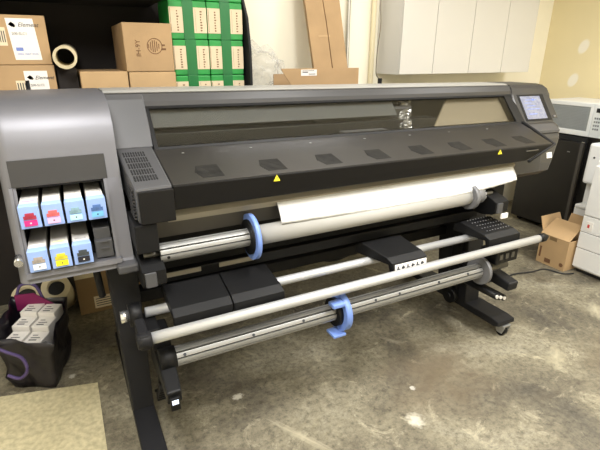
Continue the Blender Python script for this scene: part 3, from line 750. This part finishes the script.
def ltext(par, t, d, s, x, z, size, m, shear=0.0, name='label_text'):
    root = root_matrix(t)
    text(name, s, size, root @ facing((x,-d-.0022,z), *FRONT), m, par, shear)
t, w, d, h = carton(-0.42, 0.0, 2.66, 3.1, 1.532, 1.752, 'upper brown box with a tall white label, left end of rack shelf')
l = flabel(t, d, w-.164, w-.052, 0.022, 0.205, M['label'], tilt=0.012)
logo(l, t, d, w-.142, 0.178, 0.014); ltext(l, t, d, 'Element', w-.118, 0.177, 0.026, M['ink'], 0.35); ltext(l, t, d, '200-SLC1', w-.148, 0.138, 0.016, M['ink'])
b = B(); box(b, w-.142, w-.112, -d-.0022, -d, 0.062, 0.078); obj('label_block', b, M['ink_blue'], l, True)
ltext(l, t, d, '200SL MAT 4X45', w-.142, 0.048, 0.0125, M['ink_blue'])
l2 = flabel(t, d, w-.24, w-.172, 0.085, 0.165, M['label_dim'], 'side_label'); b = B()
for k in range(7): box(b, w-.235+k*.009, w-.231+k*.009, -d-.0022, -d, 0.10, 0.15)
obj('barcode', b, M['ink'], l2, True)
t, w, d, h = carton(-0.425, 0.004, 2.65, 3.1, 1.282, 1.53, 'lower brown box with white label under the tall labelled box')
l = flabel(t, d, w-.135, w-.035, 0.10, 0.222, M['label'])
logo(l, t, d, w-.112, 0.192, 0.013); ltext(l, t, d, 'Element', w-.092, 0.19, 0.025, M['ink'], 0.35); ltext(l, t, d, '200-SLC2', w-.115, 0.155, 0.015, M['ink'])
l2 = flabel(t, d, w-.175, w-.118, 0.10, 0.178, M['label_dim'], 'side_label'); b = B()
for k in range(5): box(b, w-.17+k*.0105, w-.1655+k*.0105, -d-.0026, -d, 0.11, 0.168)
obj('barcode', b, M['ink'], l2, True)
t, w, d, h = carton(0.115, 0.345, 2.65, 3.1, 1.282, 1.497, 'plain low brown box left of the printed box on the rack', M['cardboard2'])
t, w, d, h = carton(0.352, 0.597, 2.65, 3.1, 1.282, 1.492, 'plain brown box right under the printed box', M['cardboard2'])
t, w, d, h = carton(0.344, 0.594, 2.65, 3.1, 1.494, 1.735, 'brown box with a round printed emblem and sideways letters on its front', M['cardboard'])
b = B(); ring(b, (0.03,-d-.0016,0.128),(0.03,-d+.001,0.128),0.040,0.0365,28)
for k in range(6):
    a = k*PI/6; dx = 0.036*math.cos(a); dz = 0.036*math.sin(a)
    v = Vector((-dz,0,dx)).normalized()*0.0018
    box(b, 0.03-0.033+k*0.0105, 0.03-0.029+k*0.0105, -d-.0016, -d+.001, 0.128-0.030*math.sin((k+.7)*PI/6.6), 0.128+0.030*math.sin((k+.7)*PI/6.6))
box(b, 0.066, 0.088, -d-.0016, -d+.001, 0.108, 0.118); box(b, 0.066, 0.084, -d-.0016, -d+.001, 0.13, 0.137)
obj('printed_emblem', b, M['ink_brown'], t, True)
text('printed_text', 'IH-9Y', 0.035, root_matrix(t) @ facing((-0.055,-d-.0018,0.075), (0,0,1), (-1,0,0)), M['ink_brown'], t)
# card tube resting between the boxes
T = thing('card_tube', (0.058,2.9,1.51), 'thick grey card tube end sticking out between the boxes', 'tube')
b = B(); ring(b, (0.059,2.62,1.565),(0.088,3.2,1.585),0.054,0.042,36); obj('tube_wall', b, M['tube'], T)
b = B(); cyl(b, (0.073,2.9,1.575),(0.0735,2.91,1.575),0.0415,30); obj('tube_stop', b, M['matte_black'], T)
# small plain box carrying the tube
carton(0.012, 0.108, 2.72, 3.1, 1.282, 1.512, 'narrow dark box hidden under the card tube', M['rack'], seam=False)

# green packs: two columns, four rows
def pack(x, z, h, label, w):
    t = thing('green_pack', (x,2.85,z), label, 'paper pack', 'green wrapped packs stacked on the rack')
    bx('wrapper', M['green'], t, -w/2, w/2, -.15, .12, 0, h, bev=0.006, local=True)
    b = B(); box(b, -.030, .030, -.1535, .12, -.0005, h+.0012, 0.001); obj('strap', b, M['green_dark'], t, True)
    for s in (-1, 1):
        b = B(); box(b, s*0.030 if s > 0 else -w/2+.001, w/2-.001 if s > 0 else -0.030, -.1525, -.148, h*0.17, h*0.83); l = obj('paper_label', b, M['pack_pink'], t, True)
        b = B()
        rg = random.Random(int(x*100)+int(z*100)+s)
        for k in range(8):
            zz = h*0.22+k*h*0.07
            xx = 0.072*s if s < 0 else 0.058
            box(b, xx+.008, xx+.008+rg.uniform(.006,.012), -.1532, -.15, zz, zz+h*0.035)
        box(b, -.098 if s<0 else .04, -.096 if s<0 else .041, -.1532, -.15, h*.2, h*.8)
        obj('label_print', b, M['ink_brown'], l, True)
    return t
for r, (z, h) in enumerate(((1.282,0.186),(1.470,0.188),(1.660,0.196),(1.858,0.19))):
    for c in range(2):
        pos = ('bottom','second','third','top')[r]
        pw = 0.210 if r > 1 else 0.206; pack((0.598 if r > 1 else 0.604)+pw*(c+.5)+.002*c, z, h, 'green wrapped pack, %s row from below, %s column beside the %s' % (pos, ('left','right')[c], ('printed brown box','clear plastic film')[c]), pw-.002)

# ------------------------------------------------------------------ things on the floor at left
t, w, d, h = carton(-0.095, 0.30, 2.88, 3.2, 0.0, 0.30, 'dull brown box on the floor behind the printer leg with pale label', M['cardboard3'], None)
l = flabel(t, d, -w+.09, -w+.24, 0.03, 0.115, M['label_dim'])
b = B()
for k in range(4): box(b, -w+.10, -w+.22-k*.012, -d-.0022, -d, 0.045+k*.016, 0.050+k*.016)
obj('label_lines', b, M['ink'], l, True)
b = B(); box(b, -w+.0, -w+.15, -d-.0012, -d+.001, h-.045, h-.002); obj('tape', b, M['tube'], t, True)
def low_roll(x, y, z, label, L, ro, ri):
    t = thing('paper_core', (x, y, 0), label, 'tube', 'paper cores on the floor behind the bag')
    v = Vector((0.05,0.75,-0.62)).normalized()
    top = Vector((x,y,z)); bot = top+v*L
    b = B(); ring(b, top, bot, ro, ri, 40); obj('tube_wall', b, M['tube'], t)
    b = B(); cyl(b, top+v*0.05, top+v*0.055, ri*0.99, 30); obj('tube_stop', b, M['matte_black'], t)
low_roll(-0.195, 2.76, 0.29, 'pale paper core with a dark hole leaning behind the bag', 0.30, 0.078, 0.048)
low_roll(-0.355, 2.76, 0.27, 'pale paper core half hidden under the ink bay at far left', 0.36, 0.072, 0.056)
b = B(); hexa(b, [(-1.1,1.3,0.0),(-0.056,1.3,0.0),(-0.056,2.142,0.0),(-1.1,2.40,0.0),(-1.1,1.3,0.004),(-0.056,1.3,0.004),(-0.056,2.142,0.004),(-1.1,2.40,0.004)])
tag(obj('floor_board', b, M['board']), 'pale worn board lying flat on the floor at bottom left', 'board')
# bag
BG = thing('tote_bag', (-0.31,2.40,0), 'dark shiny tote bag with purple handles standing open on the floor', 'bag')
bot = [(-0.43,2.30),(-0.245,2.20),(-0.165,2.50),(-0.36,2.60)]; top = [(-0.475,2.28),(-0.215,2.16),(-0.14,2.53),(-0.40,2.63)]; tz = [0.31,0.285,0.325,0.345]
def bag_shell(ins, z0, ztop):
    b = B(); n = 10; rg = random.Random(11); rows = []
    for k in range(9):
        s = k/8; ring_ = []
        for i in range(4):
            for j in range(n):
                f = j/n; a0 = Vector(bot[i]).lerp(Vector(bot[(i+1)%4]), f); a1 = Vector(top[i]).lerp(Vector(top[(i+1)%4]), f)
                p = a0.lerp(a1, s); z = z0+s*((tz[i]*(1-f)+tz[(i+1)%4]*f)*ztop-z0)
                cc = Vector((-0.305,2.40)); off = (p-cc).normalized()*(rg.uniform(-.008,.008)-ins+0.012*math.sin(f*PI*3+k))*(1 if 0<k else 0.3)
                ring_.append((p.x+off.x, p.y+off.y, z))
        rows.append(ring_)
    V = [[b.verts.new(p) for p in r] for r in rows]; m = 4*n; fs = []
    for k in range(8):
        for i in range(m): f = b.faces.new((V[k][i], V[k][(i+1)%m], V[k+1][(i+1)%m], V[k+1][i])); f.smooth = True; fs.append(f)
    fs.append(b.faces.new(V[0][::-1]))
    bmesh.ops.recalc_face_normals(b, faces=fs); bmesh.ops.solidify(b, geom=fs, thickness=0.003)
    return b
obj('bag_body', bag_shell(0.0, 0.002, 1.0), M['bag'], BG)
b = B(); hexa(b, [(-0.385,2.60,0.27),(-0.155,2.515,0.26),(-0.155,2.522,0.26),(-0.385,2.607,0.27),(-0.385,2.606,0.36),(-0.29,2.566,0.37),(-0.29,2.573,0.37),(-0.385,2.613,0.36)]); obj('bag_lining', b, M['bag_in'], BG)
b = B(); path(b, smooth_pts([(-0.455,2.245,0.27),(-0.44,2.20,0.30),(-0.40,2.17,0.285),(-0.35,2.165,0.24),(-0.34,2.16,0.17),(-0.38,2.185,0.12),(-0.43,2.22,0.13)],8),0.008,8); obj('handle', b, M['handle'], BG)
b = B(); path(b, smooth_pts([(-0.38,2.62,0.33),(-0.35,2.63,0.40),(-0.28,2.60,0.40),(-0.25,2.57,0.31)],8),0.008,8); obj('handle', b, M['handle'], BG)
sb = [(-0.378,2.345,'front left'),(-0.290,2.302,'front right'),(-0.342,2.440,'middle left'),(-0.254,2.397,'middle right'),(-0.306,2.528,'back left'),(-0.222,2.486,'back right')]
for k, (x, y, s) in enumerate(sb):
    t = thing('white_carton', (x,y,0.008), 'small white carton inside the tote bag, %s' % s, 'carton', 'white cartons inside the tote bag', -0.45)
    hh = 0.235+0.012*k+(0.015 if k % 2 == 0 else 0)
    bx('carton_body', M['label'], t, -.043, .043, -.046, .046, 0, hh, bev=0.003, local=True)
    b = B(); box(b, -.025, .012, -.03, -.022, hh, hh+.0006); box(b, -.025, .02, -.01, -.004, hh, hh+.0006); box(b, -.025, 0.0, .012, .018, hh, hh+.0006); obj('carton_print', b, M['ink'], t, True)

# ------------------------------------------------------------------ along the back wall
FM = thing('clear_film', (1.24,3.08,1.312), 'crumpled clear plastic film beside the green packs', 'plastic film')
b = B(); bmesh.ops.create_icosphere(b, subdivisions=4, radius=1.0); rg = random.Random(2)
from mathutils import noise as mn
for v in b.verts:
    n = mn.noise(v.co*2.3)*0.30+mn.noise(v.co*6)*0.18+mn.noise(v.co*14)*0.07
    v.co = Vector((max(1.058, v.co.x*0.21*(1+n)+1.24), v.co.y*0.10*(1+n)+3.08, max(1.312, v.co.z*0.17*(1+n)+1.47)))
obj('film_folds', b, M['film'], FM)
# a low table behind the printer that carries film, trays and props
TB = thing('back_table', (1.75,2.86,0), 'dark table mostly hidden behind the printer', 'table')
bx('tabletop', M['rack'], TB, 1.06, 2.38, 2.64, 3.18, 1.28, 1.31)
for x in (1.10, 2.34):
    for y in (2.68, 3.14): bx('leg', M['rack'], TB, x-.025, x+.025, y-.025, y+.025, 0.0, 1.28)
t = thing('cardboard_tray', (1.55,2.72,1.31), 'low brown cardboard tray with white label lying behind the printer', 'tray')
b = B(); prism(b, [(2.70,1.31),(2.70,1.50),(2.705,1.50),(2.705,1.31)], 0, 0, xf=lambda y,z,s: (1.40 if z < 1.4 else 1.262) if s == 0 else 1.85); obj('front_wall', b, M['cardboard'], t)
b = B(); box(b, 1.40, 1.85, 2.705, 2.90, 1.31, 1.318); box(b, 1.845, 1.85, 2.705, 2.9, 1.31, 1.475); box(b, 1.30,1.85,2.895,2.90,1.31,1.46); obj('tray_body', b, M['cardboard'], t)
b = B(); box(b, 1.405, 1.52, 2.697, 2.701, 1.455, 1.492); l = obj('address_label', b, M['label'], t)
b = B(); box(b, 1.415, 1.455, 2.6955, 2.698, 1.474, 1.479); box(b, 1.46, 1.51, 2.6955, 2.698, 1.463, 1.467); box(b, 1.415, 1.50, 2.6955, 2.698, 1.484, 1.487); obj('label_lines', b, M['ink'], l)
t = thing('flat_carton', (1.83,3.05,1.31), 'tall flattened cardboard leaning against the back wall', 'cardboard')
def lean(z): return 2.98+(z-1.31)*0.24
b = B(); hexa(b, [(1.69,lean(1.312),1.312),(1.98,lean(1.312),1.312),(1.98,lean(1.312)+.03,1.312),(1.69,lean(1.312)+.03,1.312),(1.635,lean(2.4),2.4),(1.93,lean(2.4),2.4),(1.93,lean(2.4)+.03,2.4),(1.635,lean(2.4)+.03,2.4)], 0.003)
obj('panel', b, M['cardboard'], t)
b = B(); path(b, [(1.845,lean(1.32)-.001,1.32),(1.82,lean(1.8)-.001,1.8),(1.765,lean(2.38)-.001,2.38)], 0.0035, 6); obj('fold_line', b, M['cardboard_dark'], t)
b = B(); hexa(b, [(1.74,lean(1.7)-.002,1.70),(1.84,lean(1.705)-.002,1.705),(1.84,lean(1.705)+.004,1.705),(1.74,lean(1.7)+.004,1.70),(1.74,lean(1.72)-.002,1.715),(1.84,lean(1.72)-.002,1.72),(1.84,lean(1.72)+.004,1.72),(1.74,lean(1.72)+.004,1.715)]); obj('tape_strip', b, M['cardboard2'], t)
b = B(); cyl(b, (2.135,3.29,0.0),(2.135,3.29,ZC),0.014,16); tag(obj('conduit_pipe', b, M['conduit_grey']), 'thin grey metal pipe up the back wall beside the leaning cardboard', 'pipe')
b = B(); cyl(b, (2.375,3.285,0.0),(2.375,3.285,ZC),0.020,16); tag(obj('conduit_pipe', b, M['conduit']), 'cream painted pipe up the back wall left of the white cabinets', 'pipe')
b = B(); path(b, smooth_pts([(2.30,3.12,2.74),(2.31,3.12,2.3),(2.305,3.11,1.97),(2.318,3.11,1.80),(2.33,3.15,1.62),(2.365,3.2,1.45),(2.40,3.21,1.402)],10),0.0035,8); tag(obj('thin_cable', b, M['wire']), 'thin cable dangling at the left end of the white cabinets', 'cable')
# wall cabinets, each unit its own
cabx = [2.445, 2.79, 3.20, 3.605, 3.985]
names = ['white wall cabinet, first from the cream pipe', 'white wall cabinet, second from the cream pipe', 'white wall cabinet, third from the cream pipe', 'white wall cabinet nearest the yellow right wall']
for k in range(4):
    x0, x1 = cabx[k]+.001, cabx[k+1]-.001
    t = thing('wall_cabinet', ((x0+x1)/2,3.16,1.435), names[k], 'cabinet', 'white cabinets on the back wall')
    bx('carcass', M['white_cab'], t, x0, x1, 3.02, 3.315, 1.435, 2.35)
    bx('door', M['white_cab'], t, x0+.0015, x1-.0015, 3.0, 3.018, 1.437, 2.35, bev=0.0015)
b = B(); hexa(b, [(4.07,3.30,1.72),(4.085,3.30,1.72),(4.085,3.325,1.72),(4.07,3.325,1.72),(4.13,3.30,2.2),(4.15,3.30,2.2),(4.15,3.325,2.2),(4.13,3.325,2.2)])
tag(obj('black_strap', b, M['black']), 'narrow black strap hanging right of the wall cabinets', 'strap')
b = B(); cyl(b, (2.41,3.2,1.312),(2.41,3.2,1.40),0.018,16); b2 = b
tag(obj('small_bottle', b2, M['black']), 'small dark bottle below the cabinets by the pipe', 'bottle')
bx_ = B(); box(bx_, 2.39, 2.47, 3.12, 3.30, 1.26, 1.31); tag(obj('wall_ledge', bx_, M['white_cab']), 'little white ledge under the dark bottle', 'ledge')

# ------------------------------------------------------------------ right side: fridge, microwave, cooler, copier
FR = thing('mini_fridge', (4.27,2.535,0), 'black mini fridge with the microwave on top', 'fridge')
FX = 3.97
bx('body', M['fridge'], FR, FX+.05, 4.55, 2.215, 2.915, 0.03, 0.915, bev=0.006)
dr = bx('door', M['fridge'], FR, FX, FX+.046, 2.317, 2.913, 0.05, 0.875, bev=0.01)
bx('door_grip', M['fridge_trim'], dr, FX-.004, FX+.006, 2.325, 2.35, 0.06, 0.87, bev=0.002)
bx('badge', M['alu'], dr, FX-.002, FX+.001, 2.43, 2.455, 0.775, 0.783)
bx('top_trim', M['matte_black'], FR, FX+.01, FX+.05, 2.315, 2.915, 0.878, 0.915)
bx('hinge', M['chrome'], FR, FX+.0, FX+.03, 2.32, 2.345, 0.876, 0.883)
for y in (2.355, 2.875):
    for x in (4.08, 4.5): bx('foot', M['matte_black'], FR, x-.02, x+.02, y-.02, y+.02, 0.0, 0.03)
MW = thing('microwave', (4.27,2.495,0.915), 'white microwave oven with grey door window on the mini fridge', 'microwave')
X0 = 3.99
bx('body', M['white_plastic'], MW, X0+.03, 4.48, 2.215, 2.775, 0.927, 1.207, bev=0.012)
b = B()
for (y0,y1,z0,z1) in ((2.315,2.775,0.927,0.970),(2.315,2.775,1.172,1.205),(2.315,2.345,0.970,1.172),(2.735,2.775,0.970,1.172)): box(b, X0, X0+.03, y0, y1, z0, z1, 0.004)
dr = obj('door', b, M['white_plastic'], MW)
bx('door_window', M['micro_glass'], dr, X0+.006, X0+.028, 2.345, 2.735, 0.970, 1.172)
b = B()
for k in range(14): box(b, X0+.0045, X0+.0062, 2.365, 2.715, 0.985+k*.0125, 0.989+k*.0125)
obj('window_mesh', b, mat('mesh grey', (128,132,134), 0.4), dr)
pn = bx('control_panel', M['white_plastic'], MW, X0, X0+.03, 2.215, 2.313, 0.927, 1.205, bev=0.004)
bx('clock', M['matte_black'], pn, X0-.002, X0+.002, 2.25, 2.29, 1.135, 1.17)
b = B()
for i in range(4):
    for j in range(3): box(b, X0-.002, X0+.002, 2.245+j*.018, 2.257+j*.018, 0.99+i*.03, 1.005+i*.03)
obj('buttons', b, M['disc'], pn)
for y in (2.275, 2.715):
    for x in (4.08, 4.44): bx('foot', M['matte_black'], MW, x-.015, x+.015, y-.015, y+.015, 0.915, 0.9275)
WC = thing('water_cooler', (3.86,2.0,0), 'white water cooler standing between fridge and copier', 'water cooler')
b = B(); box(b, 3.70, 4.0, 1.85, 2.13, 0.0, 0.40, 0.012); box(b, 3.80, 4.0, 1.85, 2.13, 0.40, 0.62, 0.006); box(b, 3.72, 4.0, 1.85, 2.13, 0.60, 0.93, 0.02); obj('body', b, M['white_plastic'], WC)
bx('drip_tray', M['white_plastic'], WC, 3.69, 3.80, 1.86, 2.12, 0.40, 0.425, bev=0.004)
b = B(); cyl(b, (3.72,1.99,0.66),(3.685,1.99,0.65),0.016,14); cyl(b, (3.69,1.99,0.655),(3.69,1.99,0.62),0.012,12); tag(obj('tap', b, M['ink_blue'], WC), 'blue tap')
b = B(); cyl(b, (3.719,2.07,0.82),(3.717,2.07,0.82),0.008,12); obj('indicator', b, M['ink'], WC)
WB = thing('water_bottle', (3.86,2.0,0.93), 'blue tinted water bottle upside down on the cooler', 'bottle')
b = B(); prev = None; seg = 32
pr = [(0.05,0.93),(0.055,0.965),(0.11,0.99),(0.128,1.02),(0.130,1.10),(0.122,1.12),(0.122,1.14),(0.130,1.16),(0.130,1.27),(0.11,1.30),(0.0,1.305)]
for r, z in pr:
    cur = [b.verts.new((3.86+max(r,.0005)*math.cos(2*PI*k/seg), 2.0+max(r,.0005)*math.sin(2*PI*k/seg), z)) for k in range(seg)]
    if prev:
        for k in range(seg): f = b.faces.new((prev[k], prev[(k+1)%seg], cur[(k+1)%seg], cur[k])); f.smooth = True
    prev = cur
obj('bottle_shell', b, M['bottle'], WB)
b = B(); cyl(b, (3.86,2.0,0.9305),(3.86,2.0,0.962),0.052,24); tag(obj('bottle_neck', b, M['ink_blue'], WB), 'blue bottle neck')
CP = thing('copier', (3.66,1.53,0), 'white office copier with paper drawers beside the open box', 'copier')
bx('body', M['copier'], CP, 3.375, 3.95, 1.20, 1.85, 0.03, 0.88, bev=0.01)
bx('plinth', M['matte_black'], CP, 3.40, 3.93, 1.22, 1.83, 0.0, 0.035)
zz = [0.045, 0.205, 0.335, 0.462]
for k in range(3):
    d_ = bx('drawer', M['copier'], CP, 3.36, 3.378, 1.205, 1.848, zz[k]+.003, zz[k+1]-.003, bev=0.003)
    bx('drawer_grip', M['disc'], d_, 3.357, 3.365, 1.42, 1.62, zz[k]+.06, zz[k]+.085, bev=0.002)
bx('front_cover', M['copier'], CP, 3.36, 3.378, 1.205, 1.848, 0.468, 0.84, bev=0.004)
stk = tag(bx('sticker', M['label'], CP, 3.3565, 3.3605, 1.765, 1.815, 0.355, 0.425), 'small white sticker with a red mark')
bx('sticker_mark', M['red'], stk, 3.3555, 3.358, 1.787, 1.803, 0.378, 0.404)
# open cardboard box
OB = thing('open_box', (3.42,1.955,0), 'open cardboard box with raised flaps on the floor by the copier', 'box')
b = B(); x0,x1,y0,y1,h = 3.285,3.56,1.862,2.10,0.245; th = 0.006
box(b, x0,x0+th,y0,y1,0,h); box(b, x1-th,x1,y0,y1,0,h); box(b, x0+th,x1-th,y0,y0+th,0,h); box(b, x0+th,x1-th,y1-th,y1,0,h); box(b, x0+th,x1-th,y0+th,y1-th,0,th)
bb = obj('box_body', b, M['cardboard2'], OB)
def flap(p0, p1, v, m=M['cardboard2'], th=0.005):
    b = B(); p0 = Vector(p0); p1 = Vector(p1); v = Vector(v); n = (p1-p0).cross(v).normalized()*th
    e = (p1-p0)*0.04
    hexa(b, [p0, p1, p1+n, p0+n, p0+v+e, p1+v-e, p1+v-e+n, p0+v+e+n]); return obj('flap', b, m, OB)
flap((x0,y1,h),(x0,y0,h),(0.15,0.0,0.105))
flap((x0+.02,y1,h),(x1,y1,h),(0.0,0.05,0.12))
flap((x1,y1-.02,h),(x1,y0+.0,h),(0.03,0.0,0.13))
b = B(); box(b, x0-.0015, x0+.001, 1.96, 2.02, 0.215, 0.243); obj('tape', b, M['cardboard3'], OB)
b = B(); box(b, x0-.0015, x0+.001, 2.07, 2.085, 0.05, 0.14); box(b, x0-.0015, x0+.001, 1.98, 2.03, 0.02, 0.055); cyl(b, (x0-.0015,1.89,0.045),(x0+.001,1.89,0.045),0.016,16); obj('printed_marks', b, M['ink_brown'], OB)
b = B(); path(b, smooth_pts([(2.45,2.02,0.006),(2.75,1.99,0.006),(2.9,2.0,0.006),(3.05,1.965,0.006),(3.19,1.95,0.006),(3.24,1.84,0.006),(3.32,1.80,0.006)],8),0.006,8)
tag(obj('power_cord', b, M['cord']), 'black power cord lying on the floor towards the open box', 'cord')

# ------------------------------------------------------------------ camera
cam = bpy.data.cameras.new('camera'); co = bpy.data.objects.new('camera', cam); C.objects.link(co)
cam.sensor_width = 36.0; cam.lens = 27.0; cam.clip_start = 0.02
Rm = ((0.88801985,-0.15997769,0.4310776),(-0.45979535,-0.31506961,0.8302526),(0.00299756,-0.93548826,-0.35334506))
co.matrix_world = Matrix(((Rm[0][0],-Rm[0][1],-Rm[0][2],0),(Rm[1][0],-Rm[1][1],-Rm[1][2],0),(Rm[2][0],-Rm[2][1],-Rm[2][2],1.58),(0,0,0,1)))
bpy.context.scene.camera = co

# ------------------------------------------------------------------ light: ceiling troffers and one added rear lamp
def area(x, y, sx, sy, p, col=(1.0,0.985,0.96)):
    l = bpy.data.lights.new('ceiling_and_fill_lamp', 'AREA'); l.shape = 'RECTANGLE'; l.size = sx; l.size_y = sy; l.energy = p; l.color = col
    o = bpy.data.objects.new('ceiling_and_fill_lamp', l); C.objects.link(o); o.location = (x, y, ZC-.02)
area(1.75, 2.6, 1.2, 0.4, 12); area(-0.2, 0.58, 0.5, 1.2, 84); area(1.6, 0.58, 0.5, 1.2, 84); area(3.4, 0.58, 0.5, 1.2, 78); area(0.6,-1.2,0.5,1.2,12); area(2.8,-1.2,0.5,1.2,12)  # first lamp, behind the printer, is added to brighten the floor beneath it
w = bpy.data.worlds.new('room'); bpy.context.scene.world = w; w.use_nodes = True
w.node_tree.nodes['Background'].inputs[0].default_value = (1,0.94,0.84,1); w.node_tree.nodes['Background'].inputs[1].default_value = 0.05
vs = bpy.context.scene.view_settings
vs.view_transform = 'Standard'; vs.look = 'None'; vs.gamma = 1.0; vs.exposure = -0.05; vs.use_curve_mapping = False
